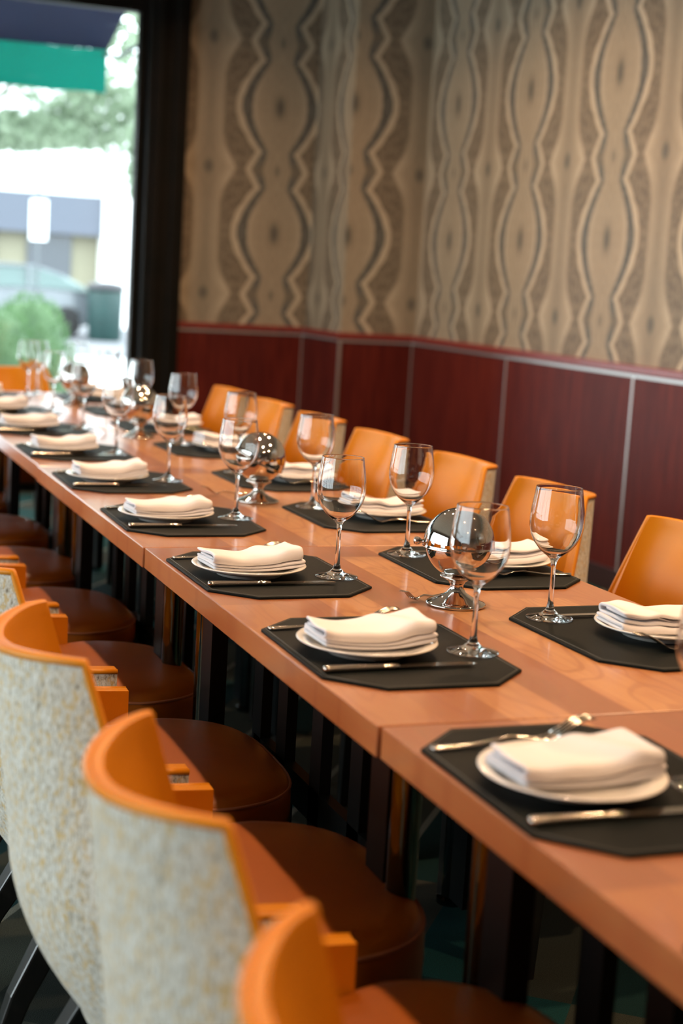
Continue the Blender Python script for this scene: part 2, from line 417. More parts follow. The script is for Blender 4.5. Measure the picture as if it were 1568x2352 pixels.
# left wall with a run of windows over a low sill
lw = MB().box(-4.2, -4.0, -4.2, 7.35, 0, .35).box(-4.2, -4.0, -4.2, 7.35, 2.75, ZC).box(-4.2, -4.0, -4.2, -1.4, .35, 2.75).box(-4.2, -4.0, 5.6, 7.35, .35, 2.75)
struct('wall_left', lw, WALLPAINT)
for i in range(5):
    y0 = 1.4*i-1.4; y1 = y0+1.4
    f = MB(); w = .05
    f.box(-4.12, -4.02, y0, y0+w, .35, 2.75).box(-4.12, -4.02, y1-w, y1, .35, 2.75).box(-4.12, -4.02, y0+w, y1-w, .35, .4).box(-4.12, -4.02, y0+w, y1-w, 2.7, 2.75).box(-4.1, -4.04, y0+w, y1-w, 2.05, 2.09).box(-4.1, -4.04, y0+.69, y0+.72, .4, 2.05)
    o = struct('window_%d' % (4+i), f, BLACK_FRAME)
    MB().box(-4.075, -4.069, y0+w, y1-w, .4, 2.7).build('pane', PANE, o, False)
BASEB = simple('dark_skirting', (.03, .008, .006), .3).m
mb = MB(); band(mb, .0, .028, 0, .1); struct('baseboard_right', mb, BASEB)

# ceiling downlights
TRIMW = simple('fixture_white', (.7, .66, .6), .4).m
for i, (x, y) in enumerate(DOWN):
    r = empty('ceiling_light', (x, y, ZC))
    tag(r, 'round recessed downlight ' + ['over the third left place setting', 'over the second globe server', 'over the farthest globe server', 'over the aisle at the near end', 'over the aisle beside the rightmost chair', 'over the aisle by the fourth wall-side chair', 'over the aisle at the far end', 'behind the camera over the table', 'in front of the far papered wall'][i], 'ceiling light', 'recessed ceiling downlights')
    MB().lathe([(.075, 0), (.075, -.012), (.055, -.012), (.05, -.004), (.05, 0)], 24).build('trim_ring', TRIMW, r)
    l = bpy.data.lights.new('bulb', 'AREA'); l.shape = 'DISK'; l.size = .09; l.energy = 31.0 if y < 5.5 else 15.0; l.color = WARM; l.spread = math.radians(150)
    o = bpy.data.objects.new('bulb', l); link(o, r); o.location = (0, 0, -.014)

# ---------------------------------------------------------------- tables
TZ = .75
TW = .765
def make_table():
    r = empty('dining_table', (0, 0, 0))
    top = MB().box(0, TW, .0024, 1.2176, TZ-.041, TZ).build('tabletop', TABLEWOOD, r, False); bevel(top, .0022, 3)
    edge = None
    fr = MB().box(.07, TW-.07, .10, 1.12, TZ-.075, TZ-.0415).build('apron', BLACK_METAL, r, False)
    for (x, y) in ((.10, .12), (TW-.10, .12), (.10, 1.10), (TW-.10, 1.10)):
        p = MB().lathe([(0, 0), (.030, 0), (.030, .012), (.021, .016), (.021, TZ-.0755), (0, TZ-.0755)], 24).build('leg', CHROME_LEG, r, True, (x, y, 0)); autosmooth(p)
        c = MB().box(-.016, .016, .026, .09, 0.02, TZ-.076).build('bracket', BLACK_METAL, r, False, (x, y - (.116 if y > .5 else 0), 0))
    # black perforated modesty panel down the middle
    m = MB()
    m.box(TW/2-.22, TW/2-.20, .25, .97, .10, .16).box(TW/2-.22, TW/2-.20, .25, .97, TZ-.14, TZ-.076)
    for yy in (.25, .43, .61, .79, .93): m.box(TW/2-.22, TW/2-.20, yy, yy+.05, .16, TZ-.14)
    m.box(TW/2-.22, TW/2-.20, .25, .97, 0.38, 0.44)
    m.box(TW/2-.25, TW/2-.17, .25, .33, 0, .10).box(TW/2-.25, TW/2-.17, .89, .97, 0, .10)
    m.build('lattice_panel', BLACK_METAL, r, False)
    return r
T0 = make_table()
tdefs = [(-1.22, .004, .0, 'cherry wood table section nearest the camera, holding the big blurred near napkin'),
         (0, .000, .0, 'cherry wood table section with the sharp chrome globe server and two full left settings'),
         (1.22, -.003, .0, 'cherry wood table section just past the in-focus seam, under the second chrome globe'),
         (2.44, .002, .0, 'cherry wood table section under the third chrome globe from the camera'),
         (3.66, .000, .0, 'cherry wood table section farthest off, closed by the head chair at the window')]
for i, (y, dx, rz, lab) in enumerate(tdefs):
    o = T0 if i == 0 else copy_tree(T0)
    o.location = (dx, y, 0); tag(o, lab, 'table', 'table sections pushed end to end')
    if i: pass

# ---------------------------------------------------------------- chairs
def chair_surface(s, z):
    """outer skin of the tub back: s -1..1 round the plan, z absolute; local +x is the front"""
    a = abs(s); sg = 1 if s >= 0 else -1
    if a <= .7:
        q = a/.7*PI/2; x0 = -.14-.135*math.cos(q); y0 = .236*math.sin(q)
    else:
        q = (a-.7)/.3; x0 = -.14+.19*q; y0 = .236+.004*q
    an = math.radians(a/.62*59); x1 = -.112-.195*math.cos(an); y1 = .199*math.sin(an)
    t = (z-.56)/.275
    if t >= 0:
        tt = min(t, 1.1); x = x0+(x1-x0)*tt; y = y0+(y1-y0)*tt
    else:
        k = max(0, min(1, -t/.85)); kk = k*k
        x = x0*(1-.0*k) + kk*.10*(1 if x0 < 0 else 0)*min(1, -x0/.2); y = y0*(1-.05*kk)
    return x, sg*y
def smooth01(x): x = max(0, min(1, x)); return x*x*(3-2*x)
def top_z(a):
    if a <= .60: return .819 + .010*smooth01(a/.6)
    if a <= .715: return .829 + (.535-.829)*((a-.60)/.115)
    return .535 - .008*(a-.715)/.285
def make_chair():
    r = empty('tub_chair', (0, 0, 0))
    ss = [i/40*.60 for i in range(41)] + [.603, .61, .62, .635, .65, .665, .68, .695, .708, .715, .73, .76, .80, .85, .90, .95, 1.0]
    cols = [-s for s in reversed(ss[1:])] + ss
    NR = 22
    def skin(inset, dz, zb_up=0.0):
        pts = []
        for s in cols:
            T = top_z(abs(s)) + dz; B = .312 + .012*smooth01((abs(s)-.5)/.5) + zb_up
            col = []
            for k in range(NR+1):
                z = B+(T-B)*k/NR
                x, y = chair_surface(s, z)
                # inward normal in plan
                e = .01; x1, y1 = chair_surface(min(1, s+e), z); x0, y0 = chair_surface(max(-1, s-e), z)
                tx, ty = x1-x0, y1-y0; L = math.hypot(tx, ty) or 1
                nx, ny = -ty/L, tx/L
                if nx*(-x-.0)+ny*(-y) < 0 and abs(s) < .7: nx, ny = -nx, -ny
                if abs(s) >= .7: nx, ny = (0, -1) if s > 0 else (0, 1)
                ins = inset if inset < .02 else inset*(1-.62*smooth01((z-.66)/.17))*(1-.36*smooth01((abs(s)-.25)/.33)); col.append((x+nx*ins, y+ny*ins, z))
            pts.append(col)
        return pts
    def shell(name, o_in, i_in, dz_o, dz_i, mat, up=0.0):
        A = skin(o_in, dz_o, up); B = skin(i_in, dz_i, up); n = len(cols); v = []; f = []
        R = NR+1
        for c in A: v += c
        off = len(v)
        for c in B: v += c
        for i in range(n-1):
            for k in range(NR):
                a = i*R+k; f.append((a, a+R, a+R+1, a+1)); a += off; f.append((a, a+1, a+R+1, a+R))
            f.append((i*R+NR, (i+1)*R+NR, off+(i+1)*R+NR, off+i*R+NR)); f.append((i*R, off+i*R, off+(i+1)*R, (i+1)*R))
        for k in range(NR):
            f.append((k, k+1, off+k+1, off+k)); b = (n-1)*R+k; f.append((b, off+b, off+b+1, b+1))
        return mesh(name, v, f, mat, r)
    o = shell('outer_shell', 0, .006, 0, 0, TWEED); bevel(o, .003, 2, 50)
    o = shell('backrest', .0062, .045, .006, .006, LEATHER, .125); bevel(o, .013, 4, 40); 
    # leather edging along the top of the shell
    pts = []
    for s in cols:
        z = top_z(abs(s))+.002; x, y = chair_surface(s, z); pts.append((x*0.995, y*.995, z))
    MB().tube(pts, .0052, 8).build('piping', PIPING, r)
    # front leather band of each wing continues down as the arm's face
    # seat cushion
    def outline(k, n=64):
        out = []
        for i in range(n):
            a = 2*PI*i/n; c, s_ = math.cos(a), math.sin(a)
            ex = .62 if c > 0 else .8
            x = (.265 if c > 0 else .165)*math.copysign(abs(c)**ex, c); y = .226*math.copysign(abs(s_)**.62, s_)
            w = 1.0
            if x > -.05: w = .88 + .21*smooth01((x+.02)/.14)
            out.append((x*k[0]+k[2], y*k[1]*w))
        return out
    rings = [(.90, .90, .368), (.975, .975, .372), (1.0, 1.0, .385), (1.005, 1.005, .42), (1.0, 1.0, .452), (.985, .985, .466), (.94, .94, .475), (.82, .82, .482), (.6, .6, .487), (.35, .35, .489)]
    v = []; f = []; n = 64
    for (kx, ky, z) in rings: v += [(x, y, z) for x, y in outline((kx, ky, 0), n)]
    v.append((0, 0, .489)); v.append((0, 0, .368))
    for j in range(len(rings)-1):
        for i in range(n): f.append((j*n+i, j*n+(i+1) % n, (j+1)*n+(i+1) % n, (j+1)*n+i))
    L = (len(rings)-1)*n
    for i in range(n): f.append((L+i, L+(i+1) % n, len(v)-2)); f.append((i, len(v)-1, (i+1) % n))
    seat = mesh('seat', v, f, SEATLEATHER, r)
    loop = [(x, y, .4635) for x, y in outline((.994, .994, 0), 64)]; loop.append(loop[0])
    MB().tube(loop, .0028, 6).build('stitching', STITCH, seat)
    # rail under seat
    fr = MB().box(-.16, .20, -.20, .20, .325, .367).build('seat_frame', DARKWOOD, r, False); bevel(fr, .01)
    for sy in (1, -1):
        g = MB().tube([(.185, sy*.185, .33), (.190, sy*.188, .17), (.195, sy*.190, 0)], [(.026, .026), (.021, .021), (.015, .015)], 4, Vector((1, 1, 0)))
        g.build('leg', DARKWOOD, r, False)
        g = MB().tube([(-.085, sy*.140, .345), (-.135, sy*.150, .25), (-.19, sy*.165, .15), (-.245, sy*.182, .0)], [(.030, .030), (.029, .029), (.025, .025), (.018, .018)], 4, Vector((1, 1, 0)))
        bevel(g.build('leg', DARKWOOD, r, False), .004)
    return r
CH = make_chair()
LEFTX = -.125; RIGHTX = .850
left_ch = [(-.848, -.03), (-.343, -.04), (.205, -.03), (.752, -.02), (1.35, .02), (1.93, .0), (2.50, 0), (3.10, .0), (3.7, 0), (4.3, 0)]
ll = ['amber leather tub chair cut by the bottom edge, nearest the camera in the left row',
      'amber tub chair with pale tweed back filling the lower left, second from the camera',
      'amber tub chair with pale tweed back reaching the left edge, third from the camera',
      'tub chair showing only a tweed corner at the left edge, fourth from the camera',
      'shade-darkened amber leather seat of the fifth chair from the camera in the left row',
      'shade-darkened amber leather seat of the sixth chair from the camera in the left row',
      'shade-darkened amber leather seat of the seventh chair from the camera in the left row',
      'shade-darkened amber leather seat of the eighth chair from the camera in the left row',
      'amber chair at the left edge level with the third table section joint',
      'farthest chair of the left row, next to the window']
first = True
for (y, rz), lab in zip(left_ch, ll):
    o = CH if first else copy_tree(CH); first = False
    o.location = (LEFTX-(.012 if .1 < y < .8 else 0), y, 0); o.rotation_euler.z = rz; tag(o, lab, 'chair', 'tub chairs along the left side of the table')
right_ch = [(.925, 0), (1.525, .02), (2.045, -.02), (2.64, 0), (3.17, .02), (3.71, 0), (4.25, 0)]
rl = ['amber leather chair at the right edge of the photo beside the wall-side settings',
      'amber leather chair behind the sharpest right-hand wine glass, second from the right edge',
      'amber leather chair on the wall side below a panel strip, third from the right edge',
      'amber leather chair on the wall side, fourth from the right edge, behind the in-focus glass',
      'amber leather chair half hidden on the wall side, fifth from the right edge',
      'amber leather chair on the wall side, sixth from the right edge',
      'amber leather chair farthest along the wall side against the dark red panelling']
for (y, rz), lab in zip(right_ch, rl):
    o = copy_tree(CH); o.location = (RIGHTX, y, 0); o.rotation_euler.z = PI+rz; tag(o, lab, 'chair', 'tub chairs along the wall side of the table')
o = copy_tree(CH); o.location = (.33, 5.02, 0); o.rotation_euler.z = -PI/2; tag(o, 'amber leather chair at the head of the table in front of the window', 'chair')

# ---------------------------------------------------------------- table ware prototypes
def make_placemat():
    r = empty('placemat'); h = .1525; w = .2125; c = .07; t = .0045
    P = lambda i: [(-h+i, -w+c), (-h+i, w-c), (-h+c, w-i), (h-c, w-i), (h-i, w-c), (h-i, -w+c), (h-c, -w+i), (-h+c, -w+i)]
    o = MB().prism(P(0)[::-1], 0, t).build('leather_pad', MAT, r, False); bevel(o, .0016, 2)
    loop = [(x, y, t) for x, y in P(.0075)]; loop.append(loop[0])
    MB().tube(loop, .0007, 5).build('stitching', MATSTITCH, r)
    return r
def make_plate():
    return MB().lathe([(0, .004), (.055, .004), (.057, 0), (.060, 0), (.062, .004), (.082, .010), (.1035, .0175), (.105, .019), (.1035, .0203), (.083, .0135), (.066, .0085), (0, .0075)], 64).build('side_plate', CERAMIC)
def make_glass():
    outer = [(.0, 0), (.036, 0), (.0392, .0006), (.0397, .0014), (.039, .0024), (.028, .0042), (.015, .0085), (.0075, .0155), (.0050, .026), (.0042, .045), (.0038, .065), (.0040, .085), (.0052, .097), (.0085, .1035), (.0165, .1090), (.0265, .1175), (.0355, .129), (.0415, .1415), (.0445, .154), (.0452, .166), (.0443, .181), (.0420, .198), (.0398, .212), (.03855, .2203), (.0384, .2214), (.0382, .2219), (.0379, .2221)]
    inner = [(.0377, .2219), (.0376, .2214), (.03785, .2203), (.0391, .212), (.0413, .198), (.0436, .181), (.0445, .166), (.0438, .154), (.0408, .1421), (.0348, .1298), (.0258, .1186), (.0155, .1105), (.0070, .1067), (0, .1058)]
    return MB().lathe(outer+inner, 48).build('wine_glass', GLASS)
def make_knife():
    r = empty('table_knife')
    hp = [(-.118, .0030), (-.1165, .0062), (-.111, .0078), (-.106, .0068), (-.095, .0066), (-.06, .0058), (-.03, .0052), (-.022, .0050), (-.0205, .0066), (-.0175, .0050), (-.0155, .0068), (-.012, .0052), (-.004, .0046)]
    MB().tube([(x, 0, .0052) for x, _ in hp], [(w, min(.0048, w*.75)) for _, w in hp], 14).build('handle', SILVER, r)
    n = 18; top = []
    pr = []
    for i in range(n+1):
        t = i/n; x = -.006+.124*t
        hi = .0045 + .005*smooth01(t*5) - .0105*max(0, (t-.82)/.18)**2; lo = -.0045 - .0015*smooth01(t*4) + .0015*t
        if hi < lo+.0006: hi = lo+.0006
        pr.append((x, lo, hi))
    v = []; f = []
    for x, lo, hi in pr: v += [(x, lo, .0046), (x, hi, .0040), (x, hi, .0052), (x, lo, .0050)]
    for i in range(n):
        for k in range(4): f.append((4*i+k, 4*i+(k+1) % 4, 4*i+4+(k+1) % 4, 4*i+4+k))
    f += [(0, 1, 2, 3), (4*n, 4*n+1, 4*n+2, 4*n+3)]
    mesh('blade', v, f, SILVER, r, False)
    return r
def make_fork(sc=1.0):
    r = empty('table_fork')
    def zc(x):  # height of the centre line
        if x < .01: return .0030+.0075*math.exp(-((x-.005)/.035)**2)
        return .0030+.0075*math.exp(-((x-.005)/.035)**2) + .026*smooth01((x-.040)/.06)
    hp = [(-.105, .003), (-.103, .0075), (-.096, .0090), (-.088, .0080), (-.07, .0062), (-.045, .0045), (-.02, .0032), (0, .0028), (.02, .0030), (.03, .0048), (.038, .0092), (.046, .0118), (.055, .0124), (.062, .0124)]
    MB().tube([(x, 0, zc(x)) for x, _ in hp], [(w, .0022 if x < .02 else .0013) for x, w in hp], 12).build('handle', SILVER, r)
    m = MB()
    for k in range(4):
        y = (-1.5+k)*.0066
        xs = [.058, .07, .082, .094, .106, .112]
        m.tube([(x, y*(1-.1*(x-.058)/.05), zc(x)) for x in xs], [(.0020, .0013)]*4+[(.0017, .0011), (.0006, .0005)], 8)
    m.build('tines', SILVER, r)
    if sc != 1: r.scale = (sc, sc, sc)
    return r
def make_napkin(seed=0, bendy=.004):
    """dinner napkin rolled flat into a thick folded bar; long axis x, width y, resting at z 0"""
    rnd = random.Random(seed)
    r = empty('folded_napkin')
    ZS = .86
    def ribbon(path, th):
        """closed outline from a centre path (y,z) with thickness"""
        n = len(path); L = []; R = []
        for i, (y, z) in enumerate(path):
            a = path[max(i-1, 0)]; b = path[min(i+1, n-1)]; ty, tz = b[0]-a[0], b[1]-a[1]; l = math.hypot(ty, tz) or 1
            ny, nz = -tz/l, ty/l; L.append((y+ny*th, z+nz*th)); R.append((y-ny*th, z-nz*th))
        return L + R[::-1]
    def loop(y0, y1, z0, z1, open_at=1):
        """flattened spiral"""
        p = []
        h = (z1-z0)/2; zc_ = (z0+z1)/2
        for i in range(9): p.append((y0+h+(y1-y0-2*h)*i/8 if open_at > 0 else y1-h-(y1-y0-2*h)*i/8, z0))
        cy = y1-h if open_at > 0 else y0+h
        for i in range(1, 8):
            a = -PI/2+PI*i/8; p.append((cy+(h*math.cos(a) if open_at > 0 else -h*math.cos(a)), zc_+h*math.sin(a)))
        for i in range(9): p.append((y1-h-(y1-y0-2*h)*i/8 if open_at > 0 else y0+h+(y1-y0-2*h)*i/8, z1))
        return p
    A = .0028
    def sweep(name, path, th, x0, x1, top=0, skew=0.0, lift=0.0, parent=None):
        prof = ribbon(path, th); m = len(prof); NX = 26; v = []; f = []
        ph = rnd.random()*6; ph2 = rnd.random()*6
        for i in range(NX+1):
            t = i/NX; x = x0+(x1-x0)*t
            for (y, z) in prof:
                k = z/.04
                yy = y*(1+.05*math.sin(3*t+ph)*k) + skew*(t-.5)*k + .0016*math.sin(9*t+ph2)*k
                zz = z*(1+.10*math.sin(5*t+ph)*k+.18*(t-.4)*k) + bendy*2.4*(2*t-.95)**2*(.75+.6*k) + .005*k*math.exp(-((t-.72+y*2.2)/.10)**2)*2 + .0016*k*math.sin(14*t+ph+y*55) + .0012*k*math.sin(y*70+ph2)
                ex = .004*math.sin(y*60+ph)*k
                v.append((x+ex*(1 if t in (0, 1) else 0), yy, zz*ZS+.0004))
        for i in range(NX):
            for j in range(m): f.append((i*m+j, i*m+(j+1) % m, (i+1)*m+(j+1) % m, (i+1)*m+j))
        # caps: ribbon quads
        h = m//2
        for b in (0, NX*m):
            for j in range(h-1): f.append((b+j, b+j+1, b+m-2-j, b+m-1-j))
        o = mesh(name, v, f, LINEN, parent); subd(o, 1)
        return o
    W = .046
    sweep('lower_fold', loop(-W-.003, W, .0034, .0098, 1), .0031, -.088, .091, parent=r)
    sweep('upper_fold', loop(-W, W+.002, .0158, .0278, -1), .0031, -.092, .086, skew=.014, parent=r)
    sweep('inner_fold', [(-W+.016, .0214), (-.02, .0219), (.0, .0222), (.02, .0220), (W-.010, .0219)], .0026, -.089, .083, skew=.014, parent=r)
    return r
PM, PL, GL, KN, FK = make_placemat(), make_plate(), make_glass(), make_knife(), make_fork()
NAPS = [make_napkin(3), make_napkin(11), make_napkin(23, .006)]
used = {}
def place(proto, loc, rz=0.0, **tags):
    k = proto.name
    if k in used: o = copy_tree(proto)
    else: o = proto; used[k] = 1
    o.location = loc; o.rotation_euler.z = rz
    for kk in list(o.keys()):
        if kk in ('label', 'category', 'group'): del o[kk]
    tag(o, tags['label'], tags['cat'], tags.get('group'))
    return o
MT = TZ+.0045
# left row: (mat centre y, glass x, glass y, phrase)
ORD = ['nearest the camera, cut by the corner', 'second from the camera, big and blurred', 'third from the camera, before the nearest globe', 'fourth from the camera, in sharp focus', 'fifth from the camera, past the seam',
       'sixth from the camera', 'seventh from the camera', 'third from the window', 'second from the window', 'nearest the window']
left = [(-.80, None, None), (-.25, None, None), (.36, .283, .320), (.94, .279, .887), (1.545, .285, 1.543), (2.145, .283, 2.14), (2.755, .270, 2.696), (3.375, .311, 3.386), (3.98, .314, 3.959), (4.60, .337, 4.66)]
for i, (cy, gx, gy) in enumerate(left):
    ph = ORD[i]; jx = random.uniform(-.002, .002); a = random.uniform(-.015, .015); xm = .161
    if gx is None: gx, gy = .275, cy-.045
    place(PM, (xm, cy, TZ+.0001), a, label='black octagonal placemat in the left row, '+ph, cat='placemat', group='black placemats in the left row')
    if i == 0:
        continue_small = True
    place(PL, (.123, cy-.012, MT+.0002), 0, label='small white plate in the left row, '+ph, cat='plate', group='white plates in the left row')
    place(NAPS[i % 3] , (.128, cy-.010, MT+.0105), .02+random.uniform(-.05, .05), label='white folded napkin in the left row, '+ph, cat='napkin', group='white napkins in the left row')
    place(KN, (.133, cy-.120, MT+.0002), random.uniform(-.02, .02), label='silver table knife in the left row, '+ph, cat='knife', group='table knives in the left row')
    place(FK, (.124, cy+.136, MT+.0002), random.uniform(.0, .04), label='silver fork in the left row, '+ph, cat='fork', group='table forks in the left row')
    place(GL, (gx, gy, MT+.0002), 0, label='empty wine glass in the left row, '+ph, cat='wine glass', group='wine glasses in the left row')
ORR = ['at the right edge of the photo', 'behind the nearest chrome globe', 'third from the right edge', 'behind the second chrome globe', 'fifth from the right edge', 'sixth from the right edge', 'second from the window', 'last by the window']
right = [(.395, .521, .519), (.975, .508, 1.094), (1.58, .524, 1.701), (2.19, .525, 2.307), (2.857, .542, 2.977), (3.50, .56, 3.623), (4.04, .56, 4.161), (4.62, .56, 4.74)]
for i, (cy, gx, gy) in enumerate(right):
    ph = ORR[i]; xm = .608; a = random.uniform(-.015, .015)
    place(PM, (xm, cy, TZ+.0001), PI+a, label='black octagonal placemat in the wall-side row, '+ph, cat='placemat', group='black placemats in the wall-side row')
    place(PL, (.648, cy-.01, MT+.0002), 0, label='small white plate in the wall-side row, '+ph, cat='plate', group='white plates in the wall-side row')
    place(NAPS[(i+1) % 3], (.646, cy-.01, MT+.0105), PI+random.uniform(-.08, .08), label='white folded napkin in the wall-side row, '+ph, cat='napkin', group='white napkins in the wall-side row')
    place(KN, (.633, cy+.128, MT+.0002), PI+random.uniform(-.02, .02), label='silver table knife in the wall-side row, '+ph, cat='knife', group='table knives in the wall-side row')
    place(FK, (.650, cy-.112, MT+.0002), PI+random.uniform(-.03, .03), label='silver fork in the wall-side row, '+ph, cat='fork', group='table forks in the wall-side row')
    place(GL, (gx, gy, MT+.0002), 0, label='empty wine glass in the wall-side row, '+ph, cat='wine glass', group='wine glasses in the wall-side row')
place(GL, (.40, 4.80, TZ+.0002), 0, label='empty wine glass standing between the rows near the head chair', cat='wine glass')

# chrome globe servers
def make_globe():
    r = empty('globe_server')
    foot = [(0, 0), (.048, 0), (.052, .0015), (.0525, .004), (.050, .006), (.040, .0095), (.028, .0150), (.0165, .0225), (.0120, .030), (.0115, .036), (.0150, .042), (.0240, .0470), (.0300, .0495), (.0305, .0515), (.027, .0530), (0, .0535)]
    MB().lathe(foot, 48).build('pedestal', CHROME, r)
    R0 = .0590; cz = .1075
    bowl = [(0, -R0)] + [(R0*math.sin(PI*i/2/16), -R0*math.cos(PI*i/2/16)) for i in range(1, 17)]
    bowl += [(R0-.0015, 0)] + [((R0-.0015)*math.sin(PI*i/2/16), -(R0-.0015)*math.cos(PI*i/2/16)) for i in range(15, 0, -1)] + [(0, -R0+.0015)]
    b = MB().lathe(bowl, 64).build('bowl', CHROME, r, True, (0, 0, cz))
    R1 = .0625; n = 20; e0 = math.radians(-6)
    prof = [(R1*math.cos(e0)+.0012, R1*math.sin(e0)-.001), (R1*math.cos(e0)+.0022, R1*math.sin(e0)+.001), (R1*math.cos(e0)+.0004, R1*math.sin(e0)+.0028)]
    for i in range(1, n+1):
        a = e0+(PI/2-e0)*i/n; prof.append((R1*math.cos(a) if i < n else 0, R1*math.sin(a)))
    inner = [(0, R1-.0016)]
    for i in range(n-1, -1, -1):
        a = e0+(PI/2-e0)*i/n; inner.append(((R1-.0016)*math.cos(a), (R1-.0016)*math.sin(a)))
    prof = prof+inner+[prof[0]]
    d = MB().lathe(prof, 64).build('roll_lid', CHROME, r, True, (0, 0, cz))
    k = MB().lathe([(0, 0), (.0035, 0), (.003, .004), (.0065, .008), (.0075, .012), (.0062, .0165), (0, .019)], 20)
    k.xf(Matrix.Translation((0, R1-.001, 0)) @ Matrix.Rotation(-PI/2, 4, 'X'))
    k.build('knob', CHROME, r, True, (0, 0, cz))
    return r, d
G, GD = make_globe()
gl_pos = [(.412, .655, 1.12, 0.0), (.425, 1.815, -.4, .45), (.456, 3.19, -.7, .35), (.464, 4.32, -.9, .5)]
gn = ['round chrome globe server on a pedestal, the sharpest, between the nearest wine glasses', 'round chrome globe server on a pedestal, second from the camera, behind a left-row glass',
      'round chrome globe server on a pedestal, third from the camera, blurred', 'round chrome globe server on a pedestal, farthest off before the window']
for i, (x, y, rz, tilt) in enumerate(gl_pos):
    if i == 0: o = G
    else: o = copy_tree(G)
    o.location = (x, y, TZ+.0002); o.rotation_euler.z = rz
    for ch in [c for c in C.objects if c.parent == o and c.name.startswith('roll_lid')]:
        if i: ch.rotation_euler = (0, tilt, 0)
    tag(o, gn[i], 'serving dish', 'chrome globe servers down the middle of the table')
sf = [(.372, .700, .55+PI, 'small silver fork lying on bare wood at the foot of the nearest globe server'),
      (.375, 1.925, .3+PI, 'small silver fork lying on bare wood beside the second globe server'),
      (.40, 3.30, .3+PI, 'small silver fork lying on bare wood beside the third globe server')]
for x, y, rz, lab in sf:
    o = copy_tree(FK); o.location = (x, y, TZ+.0002); o.rotation_euler.z = rz; o.scale = (.62, .62, .8); tag(o, lab, 'fork', 'small forks beside the globe servers')

# ---------------------------------------------------------------- street outside
GZ = -.22
PAVE = noisy('pale_pavement', (.62, .60, .60), (.72, .70, .70), 1.5, rough=.9).m
ROAD = noisy('asphalt', (.10, .10, .11), (.13, .13, .14), 20, rough=.9).m
struct('ground', MB().box(-60, 60, 7.32, 60, GZ-.2, GZ), PAVE)
tag(struct('road', MB().box(-60, 60, 24, 37, GZ, GZ+.01), ROAD), kind='structure')
NAVY = noisy('navy_canvas', (.005, .017, .050), (.007, .021, .060), 3, rough=.8).m
TEAL = noisy('teal_canvas', (.0, .20, .17), (.0, .24, .20), 3, rough=.8).m
def backface_translucent(m, col, f=.5):
    t = m.node_tree; b = t.nodes['Principled BSDF']; tr = t.nodes.new('ShaderNodeBsdfTranslucent'); tr.inputs[0].default_value = (*col, 1)
    mx = t.nodes.new('ShaderNodeMixShader'); mx.inputs[0].default_value = f
    t.links.new(b.outputs[0], mx.inputs[1]); t.links.new(tr.outputs[0], mx.inputs[2]); t.links.new(mx.outputs[0], t.nodes['Material Output'].inputs[0])
backface_translucent(NAVY, (.012, .018, .085)); backface_translucent(TEAL, (.0, .34, .28), .6)
aw = empty('awning', (1.41, 8.4, 2.68)); tag(aw, 'navy canvas awning with a teal valance outside the window', 'awning')
XL = -6.5
can = MB(); z0, z1 = 0.0, .62
can.add([(0, 0, 0), (XL, 0, -.09), (XL, -1.05, .53), (.12, -1.05, z1), (0, 0, .012), (XL, 0, -.078), (XL, -1.05, .542), (.12, -1.05, z1+.012)],
        [(0, 1, 2, 3), (4, 7, 6, 5), (0, 4, 5, 1), (1, 5, 6, 2), (2, 6, 7, 3), (3, 7, 4, 0)])
can.build('canopy', NAVY, aw, False)
v = MB(); n = 40; vv = []
for i in range(n+1):
    x = XL*i/n; dz = -.09*i/n
    for yo in (0, .008): vv += [(x, yo+.012*math.sin(i*1.3), dz), (x, yo+.012*math.sin(i*1.3)+.01, dz-.27+.006*math.sin(i*2.1))]
ff = []
for i in range(n):
    a = 4*i; b = a+4; ff += [(a, b, b+1, a+1), (a+2, a+3, b+3, b+2), (a+1, b+1, b+3, a+3), (a, a+2, b+2, b)]
ff += [(0, 1, 3, 2), (4*n, 4*n+2, 4*n+3, 4*n+1)]
v.add(vv, ff).build('valance', TEAL, aw, False)
STEEL = simple('galvanised_steel', (.10, .11, .12), .6, .2).m
MB().tube([(-.02, 0, -.03), (.05, -.12, -.05), (.14, -.45, .02), (.17, -.85, .20), (.18, -1.08, .32)], .013, 8).build('support_arm', STEEL, aw)

LEAF = NT('pale_leaves'); vv_ = LEAF.coord(); nn = LEAF.noise(vv_, 2.2, 3)
LEAF.set(col=LEAF.ramp(nn, [(.3, (.12, .17, .11)), (.7, (.26, .32, .23))]), rough=.6)
LEAF = LEAF.m; backface_translucent(LEAF, (.26, .34, .23), .5)
HEDGE = NT('box_hedge_leaves'); nn = HEDGE.noise(HEDGE.coord(), 5, 3); HEDGE.set(col=HEDGE.ramp(nn, [(.3, (.045, .10, .04)), (.7, (.10, .18, .075))]), rough=.7); HEDGE = HEDGE.m
backface_translucent(HEDGE, (.07, .15, .055), .35)
BARK = noisy('bark', (.10, .08, .065), (.18, .15, .12), 9, rough=.9, stretch=(4, 4, 1)).m
def leaves(mb, centers, rad, count, size, rnd):
    for _ in range(count):
        c, rr = rnd.choice(centers)
        while True:
            p = Vector((rnd.uniform(-1, 1), rnd.uniform(-1, 1), rnd.uniform(-1, 1)))
            if .25 < p.length < 1: break
        P = Vector(c)+Vector((p.x*rr[0], p.y*rr[1], p.z*rr[2]))
        a = Vector((rnd.uniform(-1, 1), rnd.uniform(-1, 1), rnd.uniform(-1, 1))).normalized(); b = a.cross(Vector((rnd.uniform(-1, 1), rnd.uniform(-1, 1), .3))).normalized()
        s = size*rnd.uniform(.6, 1.3)
        mb.add([P-a*s, P+b*s*.45, P+a*s, P-b*s*.45], [(0, 1, 2, 3)])
